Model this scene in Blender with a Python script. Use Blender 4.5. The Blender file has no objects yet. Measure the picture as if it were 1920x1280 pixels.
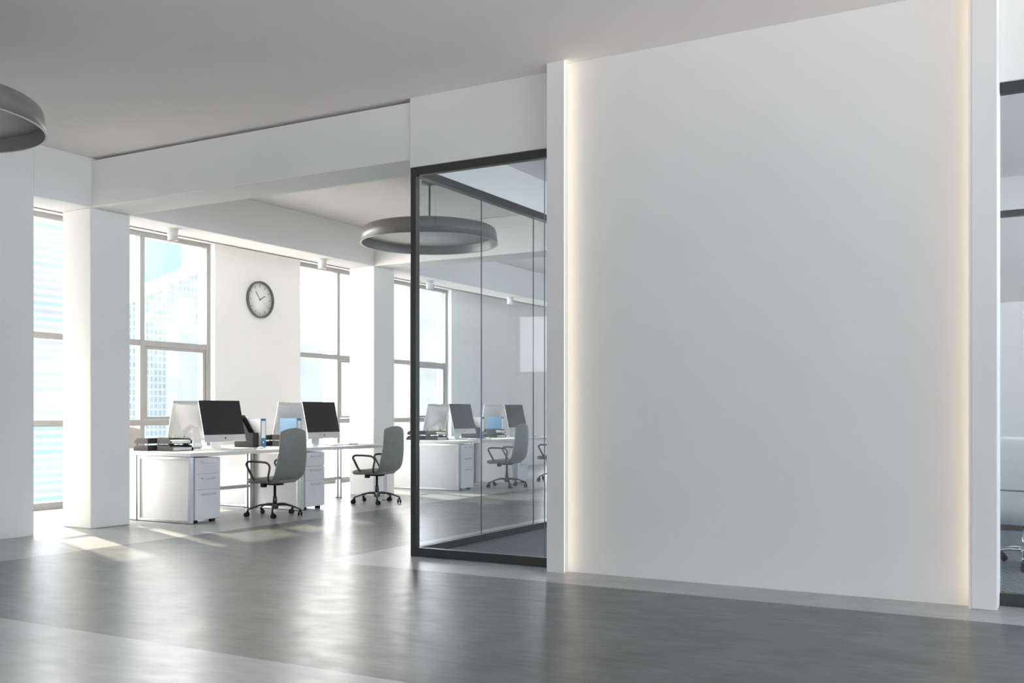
import bpy, bmesh, math, random
from mathutils import Vector, Matrix
random.seed(7)
PI = math.pi
S = bpy.context.scene
COL = S.collection

# ------------------------------------------------------------------ camera
CAM_H = 1.25
YAW = math.atan2(1075, 1902)
cam_d = bpy.data.cameras.new('camera')
cam_d.sensor_width = 36.0
cam_d.lens = 36.0 * 1902 / 1920
cam_d.shift_y = 134 / 1920
cam_d.clip_start = 0.05
cam_d.clip_end = 1000
cam = bpy.data.objects.new('camera', cam_d)
COL.objects.link(cam)
cam.location = (0, 0, CAM_H)
cam.rotation_euler = (PI / 2, 0, YAW)
S.camera = cam

# ------------------------------------------------------------------ sky, sun, exposure
world = bpy.data.worlds.new('sky')
S.world = world
world.use_nodes = True
wn = world.node_tree.nodes
wl = world.node_tree.links
wn.clear()
w_out = wn.new('ShaderNodeOutputWorld')
w_bg = wn.new('ShaderNodeBackground')
w_tc = wn.new('ShaderNodeTexCoord')
w_sep = wn.new('ShaderNodeSeparateXYZ')
w_map = wn.new('ShaderNodeMapRange')
w_ramp = wn.new('ShaderNodeValToRGB')
w_map.inputs[1].default_value = -1
w_map.inputs[2].default_value = 1
# hazy bright sky on the sun's side, calmer bluish sky opposite
w_ramp.color_ramp.elements[0].position = 0.30
w_ramp.color_ramp.elements[0].color = (1.0, 0.975, 0.955, 1)
w_ramp.color_ramp.elements[1].position = 0.62
w_ramp.color_ramp.elements[1].color = (0.255, 0.290, 0.318, 1)
wl.new(w_tc.outputs['Generated'], w_sep.inputs[0])
wl.new(w_sep.outputs['X'], w_map.inputs[0])
wl.new(w_map.outputs[0], w_ramp.inputs[0])
# added boost: world made warmer and stronger below the horizon to brighten the ceilings
w_low = wn.new('ShaderNodeMapRange')
w_low.inputs[1].default_value = 0.0
w_low.inputs[2].default_value = -0.25
w_low.inputs[3].default_value = 0.0
w_low.inputs[4].default_value = 1.0
w_mix = wn.new('ShaderNodeMix')
w_mix.data_type = 'RGBA'
w_mix.blend_type = 'MULTIPLY'
w_mix.inputs[7].default_value = (3.3, 2.95, 2.75, 1)
wl.new(w_sep.outputs['Z'], w_low.inputs[0])
wl.new(w_low.outputs[0], w_mix.inputs[0])
wl.new(w_ramp.outputs[0], w_mix.inputs[6])
wl.new(w_mix.outputs[2], w_bg.inputs[0])
w_bg.inputs[1].default_value = 13.0
wl.new(w_bg.outputs[0], w_out.inputs[0])

sun_d = bpy.data.lights.new('sun', 'SUN')
sun_d.energy = 10.5
sun_d.color = (1.0, 0.89, 0.68)
sun_d.angle = math.radians(1.2)
sun = bpy.data.objects.new('sun', sun_d)
COL.objects.link(sun)
sun.rotation_euler = Vector((1, -0.40, -0.78)).to_track_quat('-Z', 'Y').to_euler()

S.view_settings.view_transform = 'Standard'
S.view_settings.look = 'None'
S.view_settings.gamma = 1
S.view_settings.use_curve_mapping = False
S.view_settings.exposure = -0.20
S.cycles.use_denoising = True
S.cycles.denoising_prefilter = 'ACCURATE'
S.cycles.use_adaptive_sampling = False
S.cycles.max_bounces = 14
S.cycles.diffuse_bounces = 8
S.cycles.transparent_max_bounces = 24
S.cycles.sample_clamp_indirect = 4


def portal(loc, size_x, size_z, normal):
    d = bpy.data.lights.new('window_portal', 'AREA')
    d.shape = 'RECTANGLE'
    d.size = size_x
    d.size_y = size_z
    d.cycles.is_portal = True
    o = bpy.data.objects.new('window_portal', d)
    COL.objects.link(o)
    o.location = loc
    o.rotation_euler = Vector(normal).to_track_quat('-Z', 'Z').to_euler()
    return o


# ------------------------------------------------------------------ materials
def new_mat(name):
    m = bpy.data.materials.new(name)
    m.use_nodes = True
    nt = m.node_tree
    b = nt.nodes['Principled BSDF']
    return m, nt, b


def mat(name, col, rough=0.5, metal=0.0, noise=0.0, scale=8.0, bump=0.0, bscale=60.0, spec=0.5, stretch=(1, 1, 1)):
    m, nt, b = new_mat(name)
    b.inputs['Roughness'].default_value = rough
    b.inputs['Metallic'].default_value = metal
    b.inputs['Specular IOR Level'].default_value = spec
    tc = nt.nodes.new('ShaderNodeTexCoord')
    mp = nt.nodes.new('ShaderNodeMapping')
    mp.inputs['Scale'].default_value = stretch
    nt.links.new(tc.outputs['Object'], mp.inputs[0])
    n = nt.nodes.new('ShaderNodeTexNoise')
    n.inputs['Scale'].default_value = scale
    n.inputs['Detail'].default_value = 5
    nt.links.new(mp.outputs[0], n.inputs['Vector'])
    r = nt.nodes.new('ShaderNodeValToRGB')
    lo = tuple(max(0, c * (1 - noise)) for c in col) + (1,)
    hi = tuple(min(1, c * (1 + noise)) for c in col) + (1,)
    r.color_ramp.elements[0].position = 0.3
    r.color_ramp.elements[1].position = 0.7
    r.color_ramp.elements[0].color = lo
    r.color_ramp.elements[1].color = hi
    nt.links.new(n.outputs['Fac'], r.inputs[0])
    nt.links.new(r.outputs[0], b.inputs['Base Color'])
    if bump > 0:
        n2 = nt.nodes.new('ShaderNodeTexNoise')
        n2.inputs['Scale'].default_value = bscale
        n2.inputs['Detail'].default_value = 4
        nt.links.new(tc.outputs['Object'], n2.inputs['Vector'])
        bp = nt.nodes.new('ShaderNodeBump')
        bp.inputs['Strength'].default_value = bump
        bp.inputs['Distance'].default_value = 0.002
        nt.links.new(n2.outputs['Fac'], bp.inputs['Height'])
        nt.links.new(bp.outputs[0], b.inputs['Normal'])
    return m


def concrete(name, dark, light, rough):
    m, nt, b = new_mat(name)
    tc = nt.nodes.new('ShaderNodeTexCoord')
    mp = nt.nodes.new('ShaderNodeMapping')
    mp.inputs['Scale'].default_value = (1.0, 1.3, 1.0)
    mp.inputs['Rotation'].default_value = (0, 0, -0.5)
    nt.links.new(tc.outputs['Object'], mp.inputs[0])
    n1 = nt.nodes.new('ShaderNodeTexNoise')
    n1.inputs['Scale'].default_value = 2.0
    n1.inputs['Detail'].default_value = 7
    n1.inputs['Roughness'].default_value = 0.6
    n1.inputs['Distortion'].default_value = 0.0
    nt.links.new(mp.outputs[0], n1.inputs['Vector'])
    r = nt.nodes.new('ShaderNodeValToRGB')
    r.color_ramp.elements[0].position = 0.33
    r.color_ramp.elements[0].color = dark + (1,)
    r.color_ramp.elements[1].position = 0.67
    r.color_ramp.elements[1].color = light + (1,)
    mp2 = nt.nodes.new('ShaderNodeMapping')
    mp2.inputs['Scale'].default_value = (0.6, 2.6, 1.0)
    mp2.inputs['Rotation'].default_value = (0, 0, -0.5)
    nt.links.new(tc.outputs['Object'], mp2.inputs[0])
    n3 = nt.nodes.new('ShaderNodeTexNoise')
    n3.inputs['Scale'].default_value = 7.0
    n3.inputs['Detail'].default_value = 9
    n3.inputs['Roughness'].default_value = 0.7
    nt.links.new(mp2.outputs[0], n3.inputs['Vector'])
    av = nt.nodes.new('ShaderNodeMix')
    av.data_type = 'FLOAT'
    av.inputs[0].default_value = 0.55
    nt.links.new(n1.outputs['Fac'], av.inputs[2])
    nt.links.new(n3.outputs['Fac'], av.inputs[3])
    nt.links.new(av.outputs[0], r.inputs[0])
    nt.links.new(r.outputs[0], b.inputs['Base Color'])
    n2 = nt.nodes.new('ShaderNodeTexNoise')
    n2.inputs['Scale'].default_value = 5.0
    n2.inputs['Detail'].default_value = 2
    nt.links.new(mp.outputs[0], n2.inputs['Vector'])
    mr = nt.nodes.new('ShaderNodeMapRange')
    mr.inputs[1].default_value = 0.3
    mr.inputs[2].default_value = 0.7
    mr.inputs[3].default_value = rough - 0.025
    mr.inputs[4].default_value = rough + 0.025
    nt.links.new(n2.outputs['Fac'], mr.inputs[0])
    nt.links.new(mr.outputs[0], b.inputs['Roughness'])
    b.inputs['Specular IOR Level'].default_value = 0.6
    return m


def glass(name, tint, refl=1.0):
    m = bpy.data.materials.new(name)
    m.use_nodes = True
    nt = m.node_tree
    nt.nodes.clear()
    out = nt.nodes.new('ShaderNodeOutputMaterial')
    tr = nt.nodes.new('ShaderNodeBsdfTransparent')
    tr.inputs[0].default_value = tint + (1,)
    gl = nt.nodes.new('ShaderNodeBsdfGlossy')
    gl.inputs['Roughness'].default_value = 0.0
    gl.inputs[0].default_value = (0.95, 0.97, 1.0, 1)
    fr = nt.nodes.new('ShaderNodeLayerWeight')      # Schlick reflectance, the same from both sides of the pane
    pw = nt.nodes.new('ShaderNodeMath')
    pw.operation = 'POWER'
    pw.inputs[1].default_value = 5.0
    mu = nt.nodes.new('ShaderNodeMath')
    mu.operation = 'MULTIPLY_ADD'
    mu.inputs[1].default_value = 0.96 * refl
    mu.inputs[2].default_value = 0.04 * refl
    mx = nt.nodes.new('ShaderNodeMixShader')
    nt.links.new(fr.outputs['Facing'], pw.inputs[0])
    nt.links.new(pw.outputs[0], mu.inputs[0])
    nt.links.new(mu.outputs[0], mx.inputs[0])
    nt.links.new(tr.outputs[0], mx.inputs[1])
    nt.links.new(gl.outputs[0], mx.inputs[2])
    nt.links.new(mx.outputs[0], out.inputs[0])
    return m


def emit(name, col, strength):
    m = bpy.data.materials.new(name)
    m.use_nodes = True
    nt = m.node_tree
    nt.nodes.clear()
    out = nt.nodes.new('ShaderNodeOutputMaterial')
    e = nt.nodes.new('ShaderNodeEmission')
    e.inputs[0].default_value = col + (1,)
    e.inputs[1].default_value = strength
    nt.links.new(e.outputs[0], out.inputs[0])
    return m


def facade(name, wall, pane, alt, bw, bh, mortar, squash=0.0, yz=True, vary=0.5):
    """window grid on a tower face: bands of glass between floor slabs"""
    m, nt, b = new_mat(name)
    tc = nt.nodes.new('ShaderNodeTexCoord')
    sp = nt.nodes.new('ShaderNodeSeparateXYZ')
    cb = nt.nodes.new('ShaderNodeCombineXYZ')
    nt.links.new(tc.outputs['Object'], sp.inputs[0])
    ad = nt.nodes.new('ShaderNodeMath')
    nt.links.new(sp.outputs['X'], ad.inputs[0])
    nt.links.new(sp.outputs['Y'], ad.inputs[1])
    nt.links.new(ad.outputs[0], cb.inputs[0])
    nt.links.new(sp.outputs['Z'], cb.inputs[1])
    br = nt.nodes.new('ShaderNodeTexBrick')
    br.offset = 0.0
    br.inputs['Scale'].default_value = 1.0
    br.inputs['Brick Width'].default_value = bw
    br.inputs['Row Height'].default_value = bh
    br.inputs['Mortar Size'].default_value = mortar
    br.inputs['Mortar Smooth'].default_value = 0.1
    br.inputs['Bias'].default_value = squash
    br.inputs['Color1'].default_value = pane + (1,)
    br.inputs['Color2'].default_value = alt + (1,)
    br.inputs['Mortar'].default_value = wall + (1,)
    nt.links.new(cb.outputs[0], br.inputs['Vector'])
    n = nt.nodes.new('ShaderNodeTexNoise')
    n.inputs['Scale'].default_value = 0.12
    n.inputs['Detail'].default_value = 4
    nt.links.new(tc.outputs['Object'], n.inputs['Vector'])
    mr = nt.nodes.new('ShaderNodeMapRange')
    mr.inputs[1].default_value = 0.35
    mr.inputs[2].default_value = 0.65
    mr.inputs[3].default_value = 0.27
    mr.inputs[4].default_value = 0.36
    nt.links.new(n.outputs['Fac'], mr.inputs[0])
    mx = nt.nodes.new('ShaderNodeVectorMath')
    mx.operation = 'SCALE'
    nt.links.new(br.outputs['Color'], mx.inputs[0])
    nt.links.new(mr.outputs[0], mx.inputs['Scale'])
    nt.links.new(mx.outputs[0], b.inputs['Base Color'])
    b.inputs['Roughness'].default_value = 0.8
    b.inputs['Specular IOR Level'].default_value = 0.1
    return m


M = {}
M['wall'] = mat('white_plaster', (0.85, 0.85, 0.842), 0.75, noise=0.015, scale=1.5, bump=0.15, bscale=35, spec=0.25)
M['ceiling'] = mat('ceiling_paint', (0.90, 0.865, 0.855), 0.85, noise=0.02, scale=1.0, spec=0.2)
M['dark_floor'] = concrete('dark_polished_concrete', (0.010, 0.012, 0.012), (0.135, 0.145, 0.147), 0.31)
M['light_floor'] = concrete('light_polished_concrete', (0.26, 0.27, 0.275), (0.44, 0.445, 0.445), 0.31)
M['black_metal'] = mat('black_frame_metal', (0.036, 0.037, 0.038), 0.35, 0.0, noise=0.05, scale=6, spec=0.5)
M['window_metal'] = mat('grey_window_metal', (0.36, 0.355, 0.35), 0.45, 0.0, noise=0.03, scale=5)
M['seal'] = mat('dark_seal', (0.20, 0.21, 0.22), 0.5, noise=0.05)
M['glass'] = glass('partition_glass', (0.945, 0.965, 0.975), 1.0)
M['window_glass'] = glass('window_glass', (0.985, 0.995, 1.0), 0.6)
M['dimming_glass'] = glass('reflection_dimming_glass', (0.52, 0.53, 0.54), 1.0)
M['desk_white'] = mat('white_laminate', (0.82, 0.82, 0.83), 0.35, noise=0.01, scale=3)
M['steel'] = mat('brushed_steel', (0.62, 0.63, 0.64), 0.28, 1.0, noise=0.06, scale=30, stretch=(1, 1, 0.1))
M['alu'] = mat('pale_aluminium', (0.70, 0.71, 0.73), 0.35, 0.55, noise=0.02, scale=12)
M['screen'] = mat('black_screen_glass', (0.012, 0.012, 0.013), 0.06, noise=0.02, scale=2)
M['black_plastic'] = mat('black_plastic', (0.022, 0.022, 0.022), 0.5, noise=0.06, scale=15, spec=0.2)
M['tray'] = mat('charcoal_tray_plastic', (0.04, 0.04, 0.04), 0.5, noise=0.06, scale=15, spec=0.2)
M['leather'] = mat('grey_green_leather', (0.235, 0.245, 0.23), 0.5, noise=0.05, scale=12, bump=0.3, bscale=160)
M['beige_leather'] = mat('beige_leather', (0.45, 0.42, 0.39), 0.5, noise=0.05, scale=12, bump=0.3, bscale=160)
M['white_leather'] = mat('white_leather', (0.74, 0.76, 0.78), 0.35, noise=0.02, scale=8, bump=0.15, bscale=140)
M['arm_metal'] = mat('grey_arm_metal', (0.075, 0.073, 0.07), 0.35, 0.7, noise=0.05)
M['base_metal'] = mat('dark_base_metal', (0.07, 0.075, 0.08), 0.3, 0.75, noise=0.05)
M['chrome'] = mat('chrome', (0.80, 0.81, 0.82), 0.08, 1.0, noise=0.01)
M['lamp_grey'] = mat('grey_lamp_lacquer', (0.20, 0.19, 0.18), 0.32, noise=0.03, scale=3)
M['lamp_dark'] = mat('dark_lamp_lacquer', (0.075, 0.068, 0.065), 0.32, noise=0.03, scale=3)
M['lamp_edge'] = mat('pale_lamp_rim', (0.62, 0.61, 0.60), 0.35, noise=0.02)
M['diffuser'] = mat('white_lamp_diffuser', (0.80, 0.79, 0.78), 0.6, noise=0.01)
M['blue'] = mat('blue_binder_card', (0.035, 0.16, 0.33), 0.45, noise=0.05, scale=20)
M['blue_light'] = mat('light_blue_binder_cover', (0.045, 0.165, 0.29), 0.4, noise=0.05, scale=20)
M['paper'] = mat('white_paper', (0.85, 0.85, 0.84), 0.8, noise=0.02, scale=30)
M['white_card'] = mat('white_card', (0.78, 0.79, 0.80), 0.6, noise=0.02, scale=20)
M['pencil'] = mat('yellow_pencil', (0.72, 0.62, 0.22), 0.5, noise=0.05)
M['pencil_dark'] = mat('dark_pencil', (0.07, 0.05, 0.05), 0.5, noise=0.05)
M['clock_face'] = mat('white_clock_face', (0.84, 0.84, 0.84), 0.5, noise=0.005)
M['clock_rim'] = mat('dark_clock_rim', (0.11, 0.115, 0.11), 0.35, 0.3, noise=0.05)
M['led'] = emit('warm_led', (1.0, 0.84, 0.58), 8.0)
M['spot_white'] = mat('white_spot_lacquer', (0.82, 0.82, 0.82), 0.4, noise=0.01)
M['street'] = mat('pale_street', (0.65, 0.64, 0.62), 0.9, noise=0.2, scale=0.05)


def carpet_mat():
    m, nt, b = new_mat('patterned_grey_carpet')
    tc = nt.nodes.new('ShaderNodeTexCoord')
    w = nt.nodes.new('ShaderNodeTexWave')
    w.wave_type = 'BANDS'
    w.bands_direction = 'DIAGONAL'
    w.inputs['Scale'].default_value = 9
    w.inputs['Distortion'].default_value = 2.5
    w.inputs['Detail'].default_value = 1
    nt.links.new(tc.outputs['Object'], w.inputs['Vector'])
    n = nt.nodes.new('ShaderNodeTexNoise')
    n.inputs['Scale'].default_value = 170
    n.inputs['Detail'].default_value = 3
    nt.links.new(tc.outputs['Object'], n.inputs['Vector'])
    sp = nt.nodes.new('ShaderNodeSeparateXYZ')
    nt.links.new(tc.outputs['Object'], sp.inputs[0])
    # the wavy woven pattern lies in the right-hand half of the room, plain flecked carpet in the left
    mr = nt.nodes.new('ShaderNodeMapRange')
    mr.inputs[1].default_value = -2.2
    mr.inputs[2].default_value = -2.0
    mr.inputs[3].default_value = 0.08
    mr.inputs[4].default_value = 0.62
    nt.links.new(sp.outputs['X'], mr.inputs[0])
    mx = nt.nodes.new('ShaderNodeMix')
    mx.data_type = 'FLOAT'
    nt.links.new(mr.outputs[0], mx.inputs[0])
    nt.links.new(n.outputs['Fac'], mx.inputs[2])
    nt.links.new(w.outputs['Fac'], mx.inputs[3])
    r = nt.nodes.new('ShaderNodeValToRGB')
    r.color_ramp.elements[0].position = 0.3
    r.color_ramp.elements[0].color = (0.07, 0.08, 0.088, 1)
    r.color_ramp.elements[1].position = 0.7
    r.color_ramp.elements[1].color = (0.18, 0.20, 0.215, 1)
    nt.links.new(mx.outputs[0], r.inputs[0])
    nt.links.new(r.outputs[0], b.inputs['Base Color'])
    b.inputs['Roughness'].default_value = 0.95
    b.inputs['Specular IOR Level'].default_value = 0.1
    bp = nt.nodes.new('ShaderNodeBump')
    bp.inputs['Strength'].default_value = 0.6
    bp.inputs['Distance'].default_value = 0.004
    nt.links.new(mx.outputs[0], bp.inputs['Height'])
    nt.links.new(bp.outputs[0], b.inputs['Normal'])
    return m


M['carpet'] = carpet_mat()


# ------------------------------------------------------------------ mesh helpers
def box(bm, x0, x1, y0, y1, z0, z1, mi=0, mtx=None):
    vs = [bm.verts.new((x, y, z)) for x in (x0, x1) for y in (y0, y1) for z in (z0, z1)]
    if mtx is not None:
        for v in vs:
            v.co = mtx @ v.co
    idx = [(0, 1, 3, 2), (4, 6, 7, 5), (0, 4, 5, 1), (2, 3, 7, 6), (0, 2, 6, 4), (1, 5, 7, 3)]
    fs = []
    for f in idx:
        fc = bm.faces.new([vs[i] for i in f])
        fc.material_index = mi
        fs.append(fc)
    return vs, fs


def tube(bm, pts, r, seg=10, cap=True, mi=0, flat=1.0):
    """sweep a round (or flattened) section along a polyline; r may be a list"""
    pts = [Vector(p) for p in pts]
    n = len(pts)
    rs = r if isinstance(r, (list, tuple)) else [r] * n
    rings = []
    up = Vector((0, 0, 1))
    prev = None
    for i, p in enumerate(pts):
        if i == 0:
            t = pts[1] - pts[0]
        elif i == n - 1:
            t = pts[-1] - pts[-2]
        else:
            t = (pts[i + 1] - p).normalized() + (p - pts[i - 1]).normalized()
        t.normalize()
        if prev is None:
            a = up if abs(t.dot(up)) < 0.9 else Vector((1, 0, 0))
            u = t.cross(a).normalized()
        else:
            u = (prev - t * prev.dot(t)).normalized()
        prev = u
        w = t.cross(u).normalized()
        rings.append([bm.verts.new(p + (u * math.cos(2 * PI * k / seg) + w * math.sin(2 * PI * k / seg) * flat) * rs[i])
                      for k in range(seg)])
    for i in range(n - 1):
        for k in range(seg):
            f = bm.faces.new((rings[i][k], rings[i][(k + 1) % seg], rings[i + 1][(k + 1) % seg], rings[i + 1][k]))
            f.smooth = True
            f.material_index = mi
    if cap:
        for rr, rev in ((rings[0], True), (rings[-1], False)):
            f = bm.faces.new(list(reversed(rr)) if rev else rr)
            f.material_index = mi


def lathe(bm, prof, seg=48, c=(0, 0, 0), mi=0, smooth=True, axis='Z'):
    rings = []
    for (r, z) in prof:
        if r < 1e-6:
            p = (0, 0, z)
            ring = [bm.verts.new(p)]
        else:
            ring = [bm.verts.new((r * math.cos(2 * PI * k / seg), r * math.sin(2 * PI * k / seg), z)) for k in range(seg)]
        rings.append(ring)
    for ring in rings:
        for v in ring:
            x, y, z = v.co
            if axis == 'X':
                v.co = Vector((z, x, y))
            elif axis == 'Y':
                v.co = Vector((x, z, y))
            v.co = v.co + Vector(c)
    for a, b in zip(rings[:-1], rings[1:]):
        for k in range(seg):
            k2 = (k + 1) % seg
            if len(a) == 1 and len(b) == 1:
                continue
            if len(a) == 1:
                f = bm.faces.new((a[0], b[k2], b[k]))
            elif len(b) == 1:
                f = bm.faces.new((a[k], a[k2], b[0]))
            else:
                f = bm.faces.new((a[k], a[k2], b[k2], b[k]))
            f.smooth = smooth
            f.material_index = mi


def arc(cx, cz, r, a0, a1, n):
    return [(cx + r * math.cos(a0 + (a1 - a0) * i / n), cz + r * math.sin(a0 + (a1 - a0) * i / n)) for i in range(n + 1)]


def obj(name, bm, m, parent=None, bevel=0.0, seg=2, sub=0, smooth=False, loc=None):
    bmesh.ops.recalc_face_normals(bm, faces=bm.faces)
    me = bpy.data.meshes.new(name)
    bm.to_mesh(me)
    bm.free()
    for mm in (m if isinstance(m, (list, tuple)) else [m]):
        me.materials.append(mm)
    if smooth:
        for p in me.polygons:
            p.use_smooth = True
    o = bpy.data.objects.new(name, me)
    COL.objects.link(o)
    if parent is not None:
        o.parent = parent
    if loc is not None:
        o.location = loc
    if bevel > 0:
        md = o.modifiers.new('bevel', 'BEVEL')
        md.width = bevel
        md.segments = seg
        md.limit_method = 'ANGLE'
    if sub:
        md = o.modifiers.new('sub', 'SUBSURF')
        md.levels = sub
        md.render_levels = sub
    return o


def NB():
    return bmesh.new()


def bx(name, x0, x1, y0, y1, z0, z1, m, parent=None, bevel=0.0, seg=2):
    bm = NB()
    box(bm, x0, x1, y0, y1, z0, z1)
    return obj(name, bm, m, parent, bevel, seg)


def thing(name, label, cat, loc=(0, 0, 0), rotz=0.0, group=None):
    o = bpy.data.objects.new(name, None)
    COL.objects.link(o)
    o.location = loc
    o.rotation_euler = (0, 0, rotz)
    o.empty_display_size = 0.1
    o['label'] = label
    o['category'] = cat
    if group:
        o['group'] = group
    return o


def tag(o, label, cat, group=None, kind=None):
    o['label'] = label
    o['category'] = cat
    if group:
        o['group'] = group
    if kind:
        o['kind'] = kind
    return o


def struct(o):
    o['kind'] = 'structure'
    return o


def dup(root, loc, rotz=0.0, label=None, group=None):
    r = root.copy()
    COL.objects.link(r)
    r.location = loc
    r.rotation_euler = (0, 0, rotz)
    if label:
        r['label'] = label
    if group:
        r['group'] = group
    for ch in list(root.children):
        c = ch.copy()
        COL.objects.link(c)
        c.parent = r
        for g in list(ch.children):
            d = g.copy()
            COL.objects.link(d)
            d.parent = c
    return r


# ------------------------------------------------------------------ room shell
Z_C = 4.0
XW = -11.60            # inner face of the window wall
Y_BACK = -5.4          # wall behind the camera
Y_END = 28.0
X_R = 7.0

# floor: one slab, light and dark polished fields
bm = NB()
xs = [-12.0, -7.95, -5.60, X_R + 0.2]
ys = [Y_BACK - 0.2, 3.855, 6.67, Y_END + 0.2]
grid = {}
for i, x in enumerate(xs):
    for j, y in enumerate(ys):
        grid[i, j] = bm.verts.new((x, y, 0))
for i in range(3):
    for j in range(3):
        f = bm.faces.new((grid[i, j], grid[i + 1, j], grid[i + 1, j + 1], grid[i, j + 1]))
        dark = (i == 1 and j >= 1) or (i == 2 and j == 1)
        f.material_index = 1 if dark else 0
ret = bmesh.ops.extrude_face_region(bm, geom=list(bm.faces))
for v in [g for g in ret['geom'] if isinstance(g, bmesh.types.BMVert)]:
    v.co.z -= 0.25
struct(obj('floor', bm, [M['light_floor'], M['dark_floor']]))

struct(bx('ceiling', -12.0, X_R + 0.2, Y_BACK - 0.2, Y_END + 0.2, Z_C, Z_C + 0.25, M['ceiling']))

# window wall at X = XW
WT = 3.84
wins = [(-5.0, -2.6), (-2.45, -0.1), (1.2, 3.6), (6.28, 8.98), (9.08, 11.28), (13.22, 15.52), (15.62, 17.93), (22.3, 24.6), (24.8, 27.1)]  # last two are out of view, added to light the far office
wins = [w for w in wins if w[0] > 6]
bm = NB()
y = 6.1
X0, X1 = XW - 0.36, XW
for (a, b) in wins:
    box(bm, X0, X1, y, a, 0, WT)
    y = b
box(bm, X0, X1, y, Y_END, 0, WT)
box(bm, X0, X1, 6.1, Y_END, WT, WT + 0.008)
struct(obj('wall_left', bm, M['wall']))
struct(bx('trim_1', X0, XW + 0.012, 6.1, Y_END, WT + 0.022, Z_C, M['wall']))


def make_window(n, a, b, mid=None):
    w = bpy.data.objects.new('window_%d' % n, None)
    COL.objects.link(w)
    w['kind'] = 'structure'
    w.location = (XW - 0.15, (a + b) / 2, 0)
    hw = (b - a) / 2
    m0 = 0.0 if mid is None else mid - (a + b) / 2
    bm = NB()
    box(bm, -0.05, 0.05, -hw, -hw + 0.07, 0.0, WT)
    box(bm, -0.05, 0.05, hw - 0.07, hw, 0.0, WT)
    box(bm, -0.05, 0.05, -hw + 0.07, hw - 0.07, WT - 0.075, WT)
    box(bm, -0.05, 0.05, -hw + 0.07, hw - 0.07, 0.0, 0.09)
    obj('window_frame', bm, M['window_metal'], w, 0.003)
    bm = NB()
    box(bm, -0.055, 0.045, m0 - 0.04, m0 + 0.04, 0.09, WT - 0.075)
    obj('mullion', bm, M['window_metal'], w, 0.003)
    for z in (1.07, 2.21):
        for y0, y1 in ((-hw + 0.07, m0 - 0.04), (m0 + 0.04, hw - 0.07)):
            bm = NB()
            box(bm, -0.045, 0.04, y0, y1, z, z + 0.085)
            obj('transom', bm, M['window_metal'], w, 0.003)
    # opening sash in the middle field right of the mullion
    if n != 1:
        bm = NB()
        y0, y1 = m0 + 0.045, hw - 0.075
        e = 0.055
        box(bm, -0.03, 0.03, y0, y0 + e, 1.16, 2.205)
        box(bm, -0.03, 0.03, y1 - e, y1, 1.16, 2.205)
        box(bm, -0.03, 0.03, y0 + e, y1 - e, 1.16, 1.20)
        box(bm, -0.03, 0.03, y0 + e, y1 - e, 2.165, 2.205)
        obj('sash', bm, M['window_metal'], w, 0.003)
    for z0, z1 in ((0.09, 1.07), (1.16, 2.21), (2.30, WT - 0.075)):
        for y0, y1 in ((-hw + 0.07, m0 - 0.04), (m0 + 0.04, hw - 0.07)):
            bm = NB()
            box(bm, -0.006, 0.006, y0, y1, z0, z1)
            obj('pane', bm, M['window_glass'], w)
    if n != 1:
        for y0, z0 in ((m0 - 0.085, 0.09), (hw - 0.12, 2.30)):
            bm = NB()
            box(bm, 0.012, 0.018, y0, y0 + 0.007, z0, WT - 0.075)
            obj('guide_rail', bm, M['seal'], w)
    return w


for n, (a, b) in enumerate(wins):
    make_window(n + 1, a, b, {1: 10.0, 3: 16.62}.get(n))

portal((XW - 0.02, 7.63, 1.92), 2.7, 3.8, (1, 0, 0))
portal((XW - 0.02, 10.18, 1.92), 2.2, 3.8, (1, 0, 0))
portal((XW - 0.02, 15.57, 1.92), 4.75, 3.8, (1, 0, 0))
portal((X_R - 0.01, -3.1, 1.9), 3.4, 3.2, (-1, 0, 0))
portal((X_R - 0.01, 0.8, 1.9), 3.6, 3.2, (-1, 0, 0))
portal((X_R - 0.01, 4.9, 1.9), 3.8, 3.2, (-1, 0, 0))
portal((X_R - 0.01, 11.3, 1.9), 7.4, 3.2, (-1, 0, 0))
portal((X_R - 0.01, 19.9, 1.9), 8.6, 3.2, (-1, 0, 0))
portal((XW - 0.02, 24.7, 1.92), 4.8, 3.8, (1, 0, 0))
portal((-5.265, Y_BACK + 0.01, 2.80), 1.73, 1.36, (0, 1, 0))
portal((-0.105, Y_BACK + 0.01, 2.80), 1.81, 1.36, (0, 1, 0))

# left wall block beside the opening, beams, columns
struct(bx('wall_near_left', -9.90, -9.326, -1.7, 6.60, 0, Z_C, M['wall'], bevel=0.004))
struct(bx('wall_return', XW - 0.36, -9.90, 6.0, 6.1, 0, Z_C, M['wall']))
struct(bx('ceiling_beam', -9.80, -9.33, 6.604, Y_END, 3.465, Z_C, M['wall'], bevel=0.008))
struct(bx('ceiling_beam', -9.33, -5.135, 7.29, 7.80, 3.465, Z_C - 0.03, M['wall'], bevel=0.008))
struct(bx('ceiling_beam', -9.33, -2.0, 12.285, 12.80, 3.465, Z_C - 0.004, M['wall'], bevel=0.008))
struct(bx('column', -9.80, -9.33, 7.285, 7.80, 0, 3.465, M['wall'], bevel=0.012))
struct(bx('column', -9.80, -9.33, 12.285, 12.80, 0, 3.465, M['wall'], bevel=0.012))

# unseen nook added so the window behind it mirrors in the partition glass
struct(bx('wall_nook_side', -14.2, -14.0, Y_BACK, -1.7, 0, Z_C, M['wall']))
struct(bx('wall_nook_return', -14.2, -9.90, -1.7, -1.5, 0, Z_C, M['wall']))
struct(bx('floor_nook', -14.2, -12.0, Y_BACK - 0.2, -1.5, -0.25, 0, M['light_floor']))
struct(bx('ceiling_nook', -14.2, -12.0, Y_BACK - 0.2, -1.5, Z_C, Z_C + 0.25, M['ceiling']))

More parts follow.
